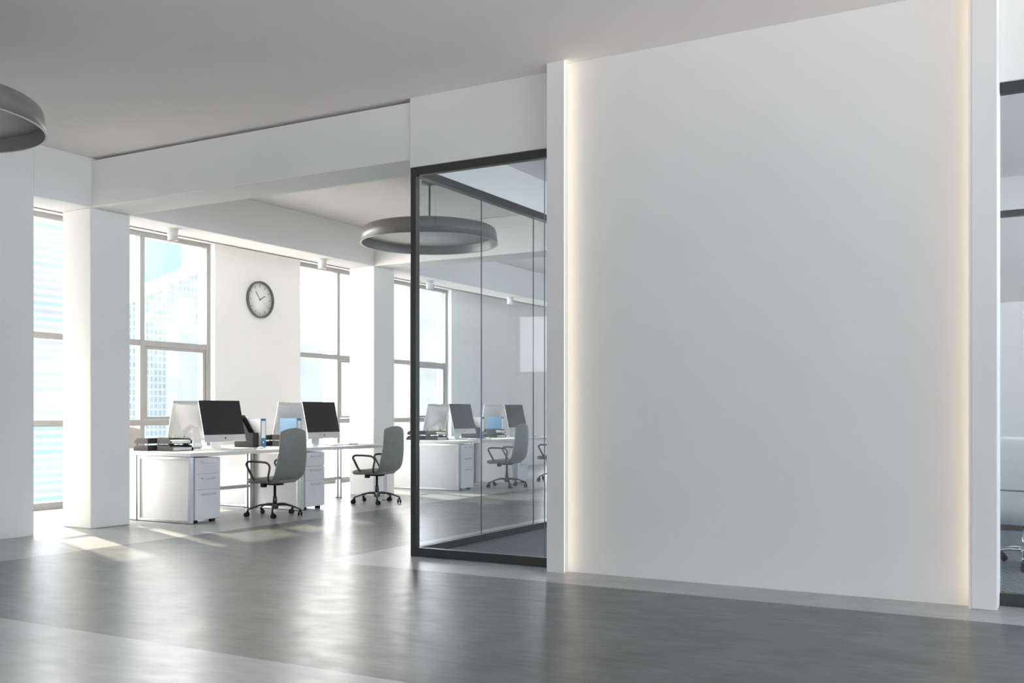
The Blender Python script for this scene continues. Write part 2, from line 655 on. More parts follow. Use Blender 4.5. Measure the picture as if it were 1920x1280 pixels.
# front wall around the meeting room
struct(bx('wall_fascia_left', -5.135, -3.69, 7.275, 7.37, 3.392, Z_C, M['wall'], bevel=0.003))
struct(bx('wall_fascia_right', -0.484, X_R, 7.275, 7.37, 3.392, Z_C, M['wall'], bevel=0.003))
struct(bx('wall_fascia_side', -5.135, -5.06, 7.37, 11.97, 3.392, Z_C, M['wall']))
struct(bx('wall_fascia_rear', -5.06, X_R, 11.90, 11.97, 3.392, Z_C, M['wall']))
struct(bx('ceiling_meeting_room', -5.06, X_R, 7.37, 11.90, 3.74, 3.80, M['ceiling']))
struct(bx('wall_feature', -3.552, -0.63, 7.18, 7.34, 0, Z_C, M['wall']))
struct(bx('column_left_of_feature_wall', -3.69, -3.552, 7.083, 7.34, 0, Z_C, M['wall'], bevel=0.002))
struct(bx('column_right_of_feature_wall', -0.635, -0.484, 7.083, 7.34, 0, Z_C, M['wall'], bevel=0.005))

# remaining shell
struct(bx('wall_end', -12.0, X_R, Y_END, Y_END + 0.2, 0, Z_C, M['wall']))


def wall_x(name, x0, x1, y0, y1, openings, z0, z1):
    """wall along Y at x0..x1 with openings (a, b) between z0 and z1"""
    bm = NB()
    y = y0
    for a, b in openings:
        box(bm, x0, x1, y, a, 0, Z_C)
        box(bm, x0, x1, a, b, 0, z0)
        box(bm, x0, x1, a, b, z1, Z_C)
        y = b
    box(bm, x0, x1, y, y1, 0, Z_C)
    return struct(obj(name, bm, M['wall']))


def wall_y(name, y0, y1, x0, x1, openings, z0, z1):
    bm = NB()
    x = x0
    for a, b in openings:
        box(bm, x, a, y0, y1, 0, Z_C)
        box(bm, a, b, y0, y1, 0, z0)
        box(bm, a, b, y0, y1, z1, Z_C)
        x = b
    box(bm, x, x1, y0, y1, 0, Z_C)
    return struct(obj(name, bm, M['wall']))


back_op = [(-11.25, -8.9), (-6.13, -4.4), (-1.01, 0.8)]
wall_y('wall_behind', Y_BACK - 0.2, Y_BACK, -14.2, X_R, back_op, 2.12, 3.48)
right_op = [(-4.8, -1.4), (-1.0, 2.6), (3.0, 6.8), (7.6, 10.6), (11.0, 15.0), (15.6, 19.6), (20.2, 24.2)]  # unseen windows; the deeper ones added to brighten meeting room and office
wall_x('wall_right', X_R, X_R + 0.2, Y_BACK - 0.2, Y_END + 0.2, right_op, 0.3, 3.5)
k = len(wins)
for a, b in back_op:
    k += 1
    w = bpy.data.objects.new('window_%d' % k, None)
    COL.objects.link(w)
    w['kind'] = 'structure'
    w.location = ((a + b) / 2, Y_BACK - 0.1, 0)
    h = (b - a) / 2
    bm = NB()
    box(bm, -h, -h + 0.06, -0.04, 0.04, 2.12, 3.48)
    box(bm, h - 0.06, h, -0.04, 0.04, 2.12, 3.48)
    box(bm, -h + 0.06, h - 0.06, -0.04, 0.04, 2.12, 2.18)
    box(bm, -h + 0.06, h - 0.06, -0.04, 0.04, 3.42, 3.48)
    obj('window_frame', bm, M['window_metal'], w)
    if a < -9:
        bx('pane', -h + 0.06, h - 0.06, -0.005, 0.005, 2.18, 3.42, M['dimming_glass'], w)  # tint added to dim this window's mirror image in the partition
for a, b in right_op:
    k += 1
    w = bpy.data.objects.new('window_%d' % k, None)
    COL.objects.link(w)
    w['kind'] = 'structure'
    w.location = (X_R + 0.1, (a + b) / 2, 0)
    h = (b - a) / 2
    bm = NB()
    box(bm, -0.04, 0.04, -h, -h + 0.06, 0.3, 3.5)
    box(bm, -0.04, 0.04, h - 0.06, h, 0.3, 3.5)
    box(bm, -0.04, 0.04, -h + 0.06, h - 0.06, 0.3, 0.36)
    box(bm, -0.04, 0.04, -h + 0.06, h - 0.06, 3.44, 3.5)
    obj('window_frame', bm, M['window_metal'], w)

# carpet of the meeting room
cp = bx('carpet', -5.06, X_R - 0.01, 7.37, 11.89, 0.0005, 0.012, M['carpet'])
tag(cp, 'grey patterned carpet covering the glazed meeting room floor', 'carpet')

# ------------------------------------------------------------------ glass partitions of the meeting room
gp = thing('glass_partition', 'black framed corner glass partition left of the white feature wall', 'glass wall', (-5.14, 7.29, 0))


def rel(o, p):
    o.location = tuple(-c for c in p.location)


def gpart(name, root, x0, x1, y0, y1, z0, z1, m, bevel=0.0):
    L = root.location
    return bx(name, x0 - L[0], x1 - L[0], y0 - L[1], y1 - L[1], z0, z1, m, root, bevel)


gpart('corner_post', gp, -5.14, -5.085, 7.29, 7.35, 0.076, 3.322, M['black_metal'], 0.002)
gpart('top_rail', gp, -5.14, -3.692, 7.29, 7.35, 3.322, 3.39, M['black_metal'], 0.002)
gpart('bottom_rail', gp, -5.14, -3.692, 7.29, 7.35, 0.0, 0.076, M['black_metal'], 0.002)
gpart('top_rail', gp, -5.14, -5.07, 7.352, 11.96, 3.322, 3.39, M['black_metal'], 0.002)
gpart('bottom_rail', gp, -5.14, -5.07, 7.352, 11.96, 0.0, 0.076, M['black_metal'], 0.002)
gpart('corner_post', gp, -5.14, -5.07, 11.89, 11.96, 0.076, 3.322, M['black_metal'], 0.002)
for a, b in ((-5.085, -3.8345), (-3.8305, -3.692)):
    gpart('glass_pane', gp, a, b, 7.314, 7.324, 0.076, 3.322, M['glass'])
for a, b in ((7.35, 8.427), (8.431, 9.49), (9.494, 10.553), (10.557, 11.89)):
    gpart('glass_pane', gp, -5.11, -5.10, a, b, 0.076, 3.322, M['glass'])
gpart('joint', gp, -3.8345, -3.8305, 7.3135, 7.3245, 0.076, 3.322, M['seal'])
gpart('joint', gp, -5.1105, -5.0995, 8.427, 8.431, 0.076, 3.322, M['seal'])
gpart('joint', gp, -5.1105, -5.0995, 9.49, 9.494, 0.076, 3.322, M['seal'])
gpart('joint', gp, -5.1105, -5.0995, 10.553, 10.557, 0.076, 3.322, M['seal'])

gp2 = thing('glass_partition', 'black framed glass partition at the right edge beside the feature wall', 'glass wall', (-0.484, 7.29, 0))
gpart('top_rail', gp2, -0.482, X_R - 0.01, 7.29, 7.35, 3.322, 3.39, M['black_metal'], 0.002)
gpart('bottom_rail', gp2, -0.482, X_R - 0.01, 7.29, 7.35, 0.0, 0.083, M['black_metal'], 0.002)
gpart('glass_pane', gp2, -0.482, X_R - 0.01, 7.314, 7.324, 0.083, 3.322, M['glass'])

gp3 = thing('glass_partition', 'rear glass partition of the meeting room with dark top rail behind the white chair', 'glass wall', (-5.06, 11.93, 0))
gpart('top_rail', gp3, -5.06, X_R - 0.01, 11.90, 11.96, 3.322, 3.39, M['black_metal'], 0.002)
gpart('bottom_rail', gp3, -5.06, X_R - 0.01, 11.90, 11.96, 0.0, 0.076, M['black_metal'], 0.002)
gpart('glass_pane', gp3, -5.06, X_R - 0.01, 11.925, 11.935, 0.076, 3.322, M['glass'])

# ------------------------------------------------------------------ LED strips of the feature wall
# each strip sits behind a slim lip of the column and shines onto the wall behind it
struct(bx('trim_2', -3.552, -3.539, 7.083, 7.092, 0, Z_C, M['wall']))
struct(bx('trim_3', -0.649, -0.635, 7.083, 7.092, 0, Z_C, M['wall']))
l1 = bx('led_strip', -3.5515, -3.541, 7.0925, 7.0975, 0.01, Z_C - 0.01, M['led'])
tag(l1, 'warm glowing light strip down the left edge of the feature wall', 'light strip')
l2 = bx('led_strip', -0.6475, -0.637, 7.0925, 7.0975, 0.01, Z_C - 0.01, M['led'])
tag(l2, 'warm glowing light strip down the right edge of the feature wall', 'light strip')


# ------------------------------------------------------------------ desks
DX0, DX1, DL, DT = -0.88, 0.0, 1.845, 0.80   # desk local: front edge x=0, depth to -0.88, length along +y


def make_desk(mirror, label, group):
    """origin on the floor at the front starting corner; mirror=-1 turns the desk to face the windows"""
    s = mirror

    def X(a, b):
        return (min(a * s, b * s), max(a * s, b * s))
    t = thing('office_desk', label, 'desk', (0, 0, 0), 0, group)

    def part(name, x0, x1, y0, y1, z0, z1, m, bev=0.002):
        a, b = X(x0, x1)
        return bx(name, a, b, y0, y1, z0, z1, m, t, bev)
    part('desktop', -0.875, 0.0, 0.0, DL, 0.757, DT, M['desk_white'], 0.003)
    # start frame: closed loop of steel round the end panel
    bm = NB()
    for (x0, x1, z0, z1) in ((-0.05, -0.01, 0.006, 0.752), (-0.87, -0.83, 0.006, 0.752), (-0.83, -0.05, 0.006, 0.035), (-0.83, -0.05, 0.722, 0.752)):
        a, b = X(x0, x1)
        box(bm, a, b, 0.004, 0.055, z0, z1)
    obj('side_frame', bm, M['steel'], t, 0.002)
    part('side_panel', -0.83, -0.05, 0.022, 0.040, 0.035, 0.722, M['desk_white'])
    for x in (-0.045, -0.865):
        a, b = X(x - 0.015 + 0.015, x + 0.03)
        bm = NB()
        box(bm, a, b, DL - 0.045, DL - 0.006, 0.006, 0.757)
        obj('leg', bm, M['steel'], t, 0.002)
        part('foot', x - 0.02, x + 0.045, DL - 0.06, DL - 0.001, 0.0, 0.006, M['black_plastic'], 0.0)
    part('back_rail', -0.866, -0.846, 0.055, DL - 0.045, 0.27, 0.31, M['steel'])
    return t


def make_pedestal(mirror, label, group):
    s = mirror

    def X(a, b):
        return (min(a * s, b * s), max(a * s, b * s))
    t = thing('drawer_pedestal', label, 'drawer unit', (0, 0, 0), 0, group)
    a, b = X(-0.78, -0.022)
    bx('body', a, b, 0.0, 0.385, 0.035, 0.742, M['desk_white'], t, 0.002)
    for z0, z1 in ((0.04, 0.375), (0.379, 0.556), (0.560, 0.738)):
        a, b = X(-0.021, -0.003)
        d = bx('drawer', a, b, 0.002, 0.383, z0, z1, M['desk_white'], t, 0.002)
        bm = NB()
        zz = z1 - 0.045
        a, b = X(0.012, 0.02)
        box(bm, a, b, 0.10, 0.30, zz - 0.010, zz + 0.010)
        for yy in (0.115, 0.285):
            a, b = X(-0.003, 0.014)
            box(bm, a, b, yy, yy + 0.01, zz - 0.005, zz + 0.005)
        obj('handle', bm, M['steel'], d, 0.001)
    for x in (-0.1, -0.72):
        for yy in (0.03, 0.30):
            a, b = X(x, x + 0.05)
            bx('foot', a, b, yy, yy + 0.05, 0.0, 0.035, M['black_plastic'], t)
    return t


# ------------------------------------------------------------------ monitor (all-in-one computer)
def make_monitor(label):
    """screen faces +X; base sits on z=0 at the origin"""
    t = thing('desktop_computer', label, 'computer monitor')
    tilt = Matrix.Translation((0.10, 0, 0.095)) @ Matrix.Rotation(math.radians(-13), 4, 'Y')
    W, H = 0.345, 0.525
    # shell: flat front, bulged aluminium back
    bm = NB()
    nu, nv = 10, 8
    fr, bk = {}, {}
    for i in range(nu + 1):
        for j in range(nv + 1):
            u = -1 + 2 * i / nu
            v = j / nv
            th = 0.006 + 0.042 * (1 - u * u) ** 0.8 * (1 - (2 * v - 1) ** 2) ** 0.8
            fr[i, j] = bm.verts.new(tilt @ Vector((0.0, u * W, v * H)))
            bk[i, j] = bm.verts.new(tilt @ Vector((-th, u * W, v * H)))
    for i in range(nu):
        for j in range(nv):
            bm.faces.new((fr[i, j], fr[i + 1, j], fr[i + 1, j + 1], fr[i, j + 1]))
            f = bm.faces.new((bk[i, j], bk[i, j + 1], bk[i + 1, j + 1], bk[i + 1, j]))
            f.smooth = True
    for i in range(nu):
        bm.faces.new((fr[i, 0], bk[i, 0], bk[i + 1, 0], fr[i + 1, 0]))
        bm.faces.new((fr[i, nv], fr[i + 1, nv], bk[i + 1, nv], bk[i, nv]))
    for j in range(nv):
        bm.faces.new((fr[0, j], fr[0, j + 1], bk[0, j + 1], bk[0, j]))
        bm.faces.new((fr[nu, j], bk[nu, j], bk[nu, j + 1], fr[nu, j + 1]))
    obj('housing', bm, M['alu'], t)
    bm = NB()
    box(bm, 0.0005, 0.003, -W + 0.002, W - 0.002, 0.088, H - 0.003, mtx=tilt)
    obj('screen', bm, M['screen'], t)
    bm = NB()
    box(bm, 0.0005, 0.002, -0.011, 0.011, 0.035, 0.055, mtx=tilt)
    obj('badge', bm, M['black_plastic'], t)
    # bent aluminium foot
    bm = NB()
    path = [(0.10, 0.004), (0.04, 0.004), (-0.02, 0.004), (-0.06, 0.010), (-0.075, 0.03), (-0.073, 0.08), (-0.058, 0.16), (-0.035, 0.245), (-0.028, 0.27)]
    w = [0.085, 0.085, 0.085, 0.083, 0.08, 0.07, 0.06, 0.054, 0.052]
    top, bot = [], []
    for (x, z), ww in zip(path, w):
        top.append((bm.verts.new((x, -ww, z + 0.004)), bm.verts.new((x, ww, z + 0.004))))
        bot.append((bm.verts.new((x - 0.006, -ww, z - 0.004)), bm.verts.new((x - 0.006, ww, z - 0.004))))
    n = len(path)
    for i in range(n - 1):
        bm.faces.new((top[i][0], top[i][1], top[i + 1][1], top[i + 1][0]))
        bm.faces.new((bot[i][0], bot[i + 1][0], bot[i + 1][1], bot[i][1]))
        bm.faces.new((top[i][0], top[i + 1][0], bot[i + 1][0], bot[i][0]))
        bm.faces.new((top[i][1], bot[i][1], bot[i + 1][1], top[i + 1][1]))
    bm.faces.new((top[0][0], bot[0][0], bot[0][1], top[0][1]))
    bm.faces.new((top[-1][0], top[-1][1], bot[-1][1], bot[-1][0]))
    obj('stand', bm, M['alu'], t)
    return t


# ------------------------------------------------------------------ desk accessories
def make_trays(label):
    """two stacked letter trays, open side to +X; footprint x -0.25..0, y 0..0.33"""
    t = thing('letter_tray', label, 'letter tray')
    for k, z in enumerate((0.0, 0.085)):
        bm = NB()
        d = 0.0 if k == 0 else -0.02
        box(bm, -0.25, d, 0.0, 0.33, z, z + 0.005)
        box(bm, -0.25, -0.245, 0.0, 0.33, z + 0.005, z + 0.065)
        # side walls slope down toward the open front
        for y0, y1 in ((0.0, 0.005), (0.325, 0.33)):
            vs = [(-0.245, y0, z + .005), (d, y0, z + .005), (d, y0, z + .03), (d - 0.04, y0, z + .065), (-0.245, y0, z + .065)]
            a = [bm.verts.new(v) for v in vs]
            b = [bm.verts.new((v[0], y1, v[2])) for v in vs]
            bm.faces.new(a)
            bm.faces.new(list(reversed(b)))
            for i in range(5):
                bm.faces.new((a[i], a[(i + 1) % 5], b[(i + 1) % 5], b[i]))
        obj('tray', bm, M['tray'], t, 0.001, 1)
    for x in (-0.24, -0.06):
        for y in (0.006, 0.318):
            bx('riser', x, x + 0.006, y, y + 0.006, 0.065, 0.085, M['tray'], t)
    return t


def make_papers(label):
    bm = NB()
    random.seed(3)
    z = 0
    for k in range(9):
        a = random.uniform(-0.03, 0.03)
        mt = Matrix.Translation((random.uniform(-.004, .004), random.uniform(-.004, .004), 0)) @ Matrix.Rotation(a, 4, 'Z')
        h = 0.0036
        box(bm, -0.10, 0.10, -0.14, 0.14, z, z + h, mtx=mt)
        z += h + 0.0004
    o = obj('paper_stack', bm, M['paper'])
    return tag(o, label, 'papers')


def make_magazine_file(label):
    t = thing('magazine_file', label, 'magazine file')
    w = 0.10
    prof = [(-0.33, 0.0), (0.0, 0.0), (0.0, 0.19), (-0.07, 0.19), (-0.24, 0.42), (-0.33, 0.42)]
    bm = NB()
    for y0, y1 in ((0, 0.004), (w - 0.004, w)):
        a = [bm.verts.new((p[0], y0, p[1])) for p in prof]
        b = [bm.verts.new((p[0], y1, p[1])) for p in prof]
        bm.faces.new(a)
        bm.faces.new(list(reversed(b)))
        for i in range(6):
            bm.faces.new((a[i], a[(i + 1) % 6], b[(i + 1) % 6], b[i]))
    box(bm, -0.326, -0.004, 0.004, w - 0.004, 0, 0.004)
    box(bm, -0.33, -0.326, 0.004, w - 0.004, 0, 0.42)
    box(bm, -0.004, 0.0, 0.004, w - 0.004, 0, 0.19)
    obj('case', bm, M['black_plastic'], t)
    bm = NB()
    box(bm, -0.32, -0.24, 0.012, 0.03, 0.005, 0.38)
    obj('magazine', bm, M['white_card'], t)
    return t


def make_binder(label, cover):
    """upright lever-arch binder, spine to +X"""
    t = thing('ring_binder', label, 'binder')
    h, d, w = 0.375, 0.30, 0.095
    bm = NB()
    box(bm, -d, 0.0, 0.0, 0.003, 0, h)
    box(bm, -d, 0.0, w - 0.003, w, 0, h)
    obj('cover', bm, cover, t)
    bx('spine', 0.0, 0.004, 0.0, w, 0, h, M['blue'], t, 0.001)
    bx('spine_label', 0.0042, 0.005, 0.012, w - 0.012, 0.12, h - 0.03, M['paper'], t)
    bm = NB()
    lathe(bm, [(0, 0.0042), (0.013, 0.0042), (0.013, 0.006), (0.0, 0.006)], 16, (0, w / 2, 0.065), axis='X')
    obj('finger_ring', bm, M['chrome'], t)
    bx('pages', -d + 0.02, -0.004, 0.01, w - 0.012, 0.01, h - 0.02, M['paper'], t)
    bm = NB()
    box(bm, -d, -0.0, 0.0, 0.004, h, h + 0.003)
    box(bm, -d, -0.0, w - 0.004, w, h, h + 0.003)
    obj('edge_trim', bm, M['blue'], t)
    return t


def make_pencil_cup(label):
    t = thing('pencil_cup', label, 'pencil cup')
    bm = NB()
    lathe(bm, [(0, 0), (0.038, 0), (0.038, 0.10), (0.034, 0.10), (0.034, 0.004), (0, 0.004)], 24)
    obj('cup', bm, M['black_plastic'], t)
    return t


def make_pencil(m):
    bm = NB()
    tube(bm, [(0, 0, 0), (0.0, 0, 0.165), (0.0, 0, 0.18)], [0.0038, 0.0038, 0.0006], 6)
    return obj('pencil', bm, m)


def make_mouse(label):
    bm = NB()
    lathe(bm, [(0, 0), (0.03, 0), (0.034, 0.006), (0.03, 0.016), (0.018, 0.024), (0, 0.027)], 20)
    for v in bm.verts:
        v.co.x *= 1.55
    return tag(obj('computer_mouse', bm, M['white_card']), label, 'mouse')


def make_keyboard(label):
    t = thing('keyboard', label, 'keyboard')
    bx('tray', -0.058, 0.058, -0.21, 0.21, 0.0, 0.008, M['alu'], t, 0.002)
    bm = NB()
    for i in range(5):
        for j in range(14):
            x = -0.048 + i * 0.0195
            y = -0.203 + j * 0.0291
            box(bm, x, x + 0.0165, y, y + 0.026, 0.008, 0.011)
    obj('keys', bm, M['white_card'], t)
    return t


def make_pen(label):
    bm = NB()
    tube(bm, [(0, 0, 0.005), (0.13, 0, 0.005), (0.145, 0, 0.005)], [0.005, 0.005, 0.001], 8)
    return tag(obj('pen', bm, M['black_plastic']), label, 'pen')


# ------------------------------------------------------------------ office chair
def chair_shell(bm, W0, W1, ztop, zbot, xb, lean, th, arch, round_c=0.05):
    """padded back: grid in u (width) and v (height), front and rear skins"""
    nu, nv = 12, 16
    A, B = {}, {}
    for i in range(nu + 1):
        u = -1 + 2 * i / nu
        for j in range(nv + 1):
            v = j / nv
            z = zbot + (ztop - zbot) * v
            w = W0 + (W1 - W0) * (v ** 1.4) + 0.012 * math.sin(PI * min(1, v * 1.6))
            z += arch * (1 - u * u) * (v ** 4)
            # rounded upper corners
            if v > 0.94:
                w -= 0.006 * ((v - 0.94) / 0.06) ** 2
            if v < 0.14:
                w -= 0.05 * ((0.14 - v) / 0.14) ** 2
            x = xb + lean * v + 0.03 * math.sin(PI * v) - 0.085 * max(0, (0.2 - v) / 0.2) ** 2
            x -= 0.035 * u * u
            tt = th * (0.45 + 0.55 * (1 - abs(u) ** 6) * (1 - abs(2 * v - 1) ** 10))
            A[i, j] = bm.verts.new((x - tt / 2, u * w, z))
            B[i, j] = bm.verts.new((x + tt / 2, u * w, z))
    for i in range(nu):
        for j in range(nv):
            bm.faces.new((A[i, j], A[i, j + 1], A[i + 1, j + 1], A[i + 1, j]))
            bm.faces.new((B[i, j], B[i + 1, j], B[i + 1, j + 1], B[i, j + 1]))
    for i in range(nu):
        bm.faces.new((A[i, 0], A[i + 1, 0], B[i + 1, 0], B[i, 0]))
        bm.faces.new((A[i, nv], B[i, nv], B[i + 1, nv], A[i + 1, nv]))
    for j in range(nv):
        bm.faces.new((A[0, j], B[0, j], B[0, j + 1], A[0, j + 1]))
        bm.faces.new((A[nu, j], A[nu, j + 1], B[nu, j + 1], B[nu, j]))


def seat_mesh(bm, x0, x1, hw, z0, z1):
    """padded seat with rounded plan and waterfall front"""
    n = 36
    rings = []
    for (k, z, inset) in ((0, z0, 0.05), (1, z0 + 0.012, 0.012), (2, (z0 + z1) / 2, 0.0), (3, z1 - 0.012, 0.008), (4, z1, 0.05), (5, z1 + 0.004, 0.14)):
        ring = []
        cx, a, b = (x0 + x1) / 2, (x1 - x0) / 2 - inset, hw - inset
        for i in range(n):
            t = 2 * PI * i / n
            c, s = math.cos(t), math.sin(t)
            e = 2 / 3.6
            x = cx + a * abs(c) ** e * (1 if c >= 0 else -1)
            y = b * abs(s) ** e * (1 if s >= 0 else -1)
            f = max(0, (cx - x) / a) if a > 0 else 0
            zz = z - 0.016 * f ** 3
            if k >= 3:
                zz -= 0.012 * (1 - abs(y / hw) ** 2) * (1 - f)
            ring.append(bm.verts.new((x, y, zz)))
        rings.append(ring)
    for r0, r1 in zip(rings[:-1], rings[1:]):
        for i in range(n):
            bm.faces.new((r0[i], r0[(i + 1) % n], r1[(i + 1) % n], r1[i]))
    bm.faces.new(list(reversed(rings[0])))
    bm.faces.new(rings[-1])


def smooth_path(pts, n=6):
    """Catmull-Rom through pts"""
    P = [Vector(p) for p in pts]
    P = [2 * P[0] - P[1]] + P + [2 * P[-1] - P[-2]]
    out = []
    for i in range(1, len(P) - 2):
        for k in range(n):
            t = k / n
            a, b, c, d = P[i - 1], P[i], P[i + 1], P[i + 2]
            out.append(0.5 * ((2 * b) + (c - a) * t + (2 * a - 5 * b + 4 * c - d) * t * t + (3 * b - a - 3 * c + d) * t ** 3))
    out.append(P[-2])
    return out


def make_chair(label, leather, arm_m, base_m, wheel_m, star=0.0, group=None, conf=False):
    """faces -X, origin on the floor under the gas lift"""
    t = thing('office_chair' if not conf else 'meeting_chair', label, 'office chair', group=group)
    sz = 0.475 if not conf else 0.44
    bm = NB()
    seat_mesh(bm, -0.315, 0.225, 0.255, sz - 0.075, sz)
    obj('seat', bm, leather, t, smooth=True, sub=1)
    bm = NB()
    if conf:
        chair_shell(bm, 0.25, 0.25, 1.04, sz - 0.10, 0.235, 0.05, 0.06, 0.012)
    else:
        chair_shell(bm, 0.278, 0.244, 1.03, sz - 0.075, 0.225, 0.085, 0.05, 0.045)
    obj('backrest', bm, leather, t, smooth=True, sub=1)
    if conf:
        bm = NB()
        tube(bm, [(0.286, -0.25, 0.63), (0.308, -0.15, 0.63), (0.316, 0.0, 0.63), (0.308, 0.15, 0.63), (0.286, 0.25, 0.63)], 0.006, 8)
        obj('back_seam', bm, M['seal'], t)
    # armrest loops
    for s in (-1, 1):
        y = s * 0.262
        zt = sz + 0.185
        pts = [(-0.11, s * 0.235, sz - 0.035), (-0.13, y, sz + 0.01), (-0.19, y, sz + 0.11), (-0.215, y, sz + 0.155), (-0.195, y, zt),
               (-0.13, y, zt + 0.008), (0.03, y, zt + 0.004), (0.10, y, zt - 0.008), (0.135, y, zt - 0.05), (0.125, y, sz + 0.07),
               (0.11, y, sz), (0.10, s * 0.235, sz - 0.04)]
        bm = NB()
        tube(bm, smooth_path(pts, 5), 0.0125, 10, flat=1.25)
        obj('armrest', bm, arm_m, t, smooth=True)
    # mechanism and lift
    bm = NB()
    box(bm, -0.09, 0.09, -0.06, 0.06, sz - 0.10, sz - 0.05)
    obj('tilt_mechanism', bm, M['black_plastic'], t, 0.006)
    bm = NB()
    box(bm, -0.125, -0.065, -0.12, -0.065, sz - 0.125, sz - 0.062)
    obj('tilt_knob', bm, M['black_plastic'], t, 0.006)
    bm = NB()
    lathe(bm, [(0, 0.10), (0.028, 0.10), (0.028, 0.20), (0.024, 0.235), (0.0165, 0.24), (0.0165, sz - 0.10), (0, sz - 0.10)], 20)
    obj('gas_lift', bm, base_m, t)
    bm = NB()
    lathe(bm, [(0, 0.085), (0.034, 0.085), (0.042, 0.10), (0.042, 0.145), (0.03, 0.155), (0, 0.155)], 24)
    obj('hub', bm, base_m, t)
    R = 0.325
    for k in range(5):
        a = star + 2 * PI * k / 5
        c, s = math.cos(a), math.sin(a)
        pts, rad = [], []
        for i in range(9):
            f = i / 8
            r = 0.025 + (R - 0.025) * f
            z = 0.135 + 0.012 * math.sin(PI * min(1, f * 1.1)) - 0.048 * f * f
            pts.append((c * r, s * r, z))
            rad.append(0.021 - 0.009 * f)
        bm = NB()
        tube(bm, pts, rad, 10, flat=0.75)
        obj('leg', bm, base_m, t, smooth=True)
        # caster: stem, hood and twin wheels
        cc = Vector((c * R, s * R, 0))
        rot = Matrix.Translation(cc) @ Matrix.Rotation(a + 0.9 + k * 1.1, 4, 'Z')
        bm = NB()
        tube(bm, [rot @ Vector((0, 0, 0.06)), rot @ Vector((0, 0, 0.098))], 0.008, 10)
        tube(bm, [rot @ Vector((-0.012, 0, 0.062)), rot @ Vector((0.006, 0, 0.066)), rot @ Vector((0.028, 0, 0.05))], [0.012, 0.016, 0.009], 10)
        tube(bm, [rot @ Vector((0.018, -0.02, 0.028)), rot @ Vector((0.018, 0.02, 0.028))], 0.007, 8)
        for sgn in (-1, 1):
            tube(bm, [rot @ Vector((0.018, sgn * 0.009, 0.028)), rot @ Vector((0.018, sgn * 0.012, 0.028)),
                      rot @ Vector((0.018, sgn * 0.024, 0.028)), rot @ Vector((0.018, sgn * 0.027, 0.028))], [0.023, 0.028, 0.028, 0.022], 18)
        obj('caster', bm, wheel_m, t)
    return t


# ------------------------------------------------------------------ furnish
XF = -8.737                  # front edge of the near desk row
XB = XF - 0.882 - 0.876      # front edge (window side) of the far row
near = make_desk(1, '', 'white desks facing the aisle')
far = make_desk(-1, '', 'white desks facing the windows')
pn = make_pedestal(1, '', 'white drawer units under the desks')
pf = make_pedestal(-1, '', 'white drawer units on the window side')
mon = make_monitor('')
tray = make_trays('')
mag = make_magazine_file('')
bnd_w = make_binder('', M['white_card'])
bnd_b = make_binder('', M['blue_light'])
cup = make_pencil_cup('')
pen_y = make_pencil(M['pencil'])
pen_d = make_pencil(M['pencil_dark'])
mouse = make_mouse('')
keyb = make_keyboard('')
pap = make_papers('')
pen = make_pen('')
protos = [near, far, pn, pf, mon, tray, mag, bnd_w, bnd_b, cup, pen_y, pen_d, mouse, keyb, pap, pen]
used = set()


def put(p, loc, rz=0.0, label=None, group=None):
    """first use moves the prototype itself, later uses copy it"""
    if id(p) not in used:
        used.add(id(p))
        p.location = loc
        p.rotation_euler = (0, 0, rz)
        if label:
            p['label'] = label
        if group:
            p['group'] = group
        return p
    return dup(p, loc, rz, label, group)


Y1, Y2 = 8.13, 13.73
WHERE = {
    (0, 0): 'nearest the square column',
    (0, 1): 'second along beside the second chair',
    (1, 0): 'first behind the glass partition',
    (1, 1): 'farthest behind the glass partition',
}
DESK_L = {
    (0, 0): ('white desk nearest the left column, facing the aisle', 'white window-side desk nearest the left column'),
    (0, 1): ('white desk behind the two front grey chairs, far half of the near cluster', 'white window-side desk in the far half of the near cluster'),
    (1, 0): ('white desk seen through the side glass, at the near end of the far cluster', 'white window-side desk at the near end of the far cluster'),
    (1, 1): ('white desk seen through the side glass, at the far end of the far cluster', 'white window-side desk at the far end of the far cluster'),
}
PED_L = {
    (0, 0): 'white three-drawer unit at the desk end beside the left column',
    (0, 1): 'white three-drawer unit just right of the nearest grey chair',
    (1, 0): 'white three-drawer unit seen through the side glass at the near desk end',
    (1, 1): 'white three-drawer unit seen through glass behind the third grey chair',
}
MON_L = {
    (0, 0, 0): 'dark-screened computer nearest the left column, screen to the aisle',
    (0, 1, 0): 'dark-screened computer with a window cross reflected, above the drawers by the second chair',
    (1, 0, 0): 'dark-screened computer behind glass, on the near end of the far cluster',
    (1, 1, 0): 'dark-screened computer behind glass, above the third grey chair',
    (0, 0, 1): 'silver computer back left of the nearest dark screen',
    (0, 1, 1): 'silver computer back behind the blue binders of the near cluster',
    (1, 0, 1): 'silver computer back just inside the glass partition post',
    (1, 1, 1): 'silver computer back behind glass above the blue binder',
}
ZD = DT + 0.0005
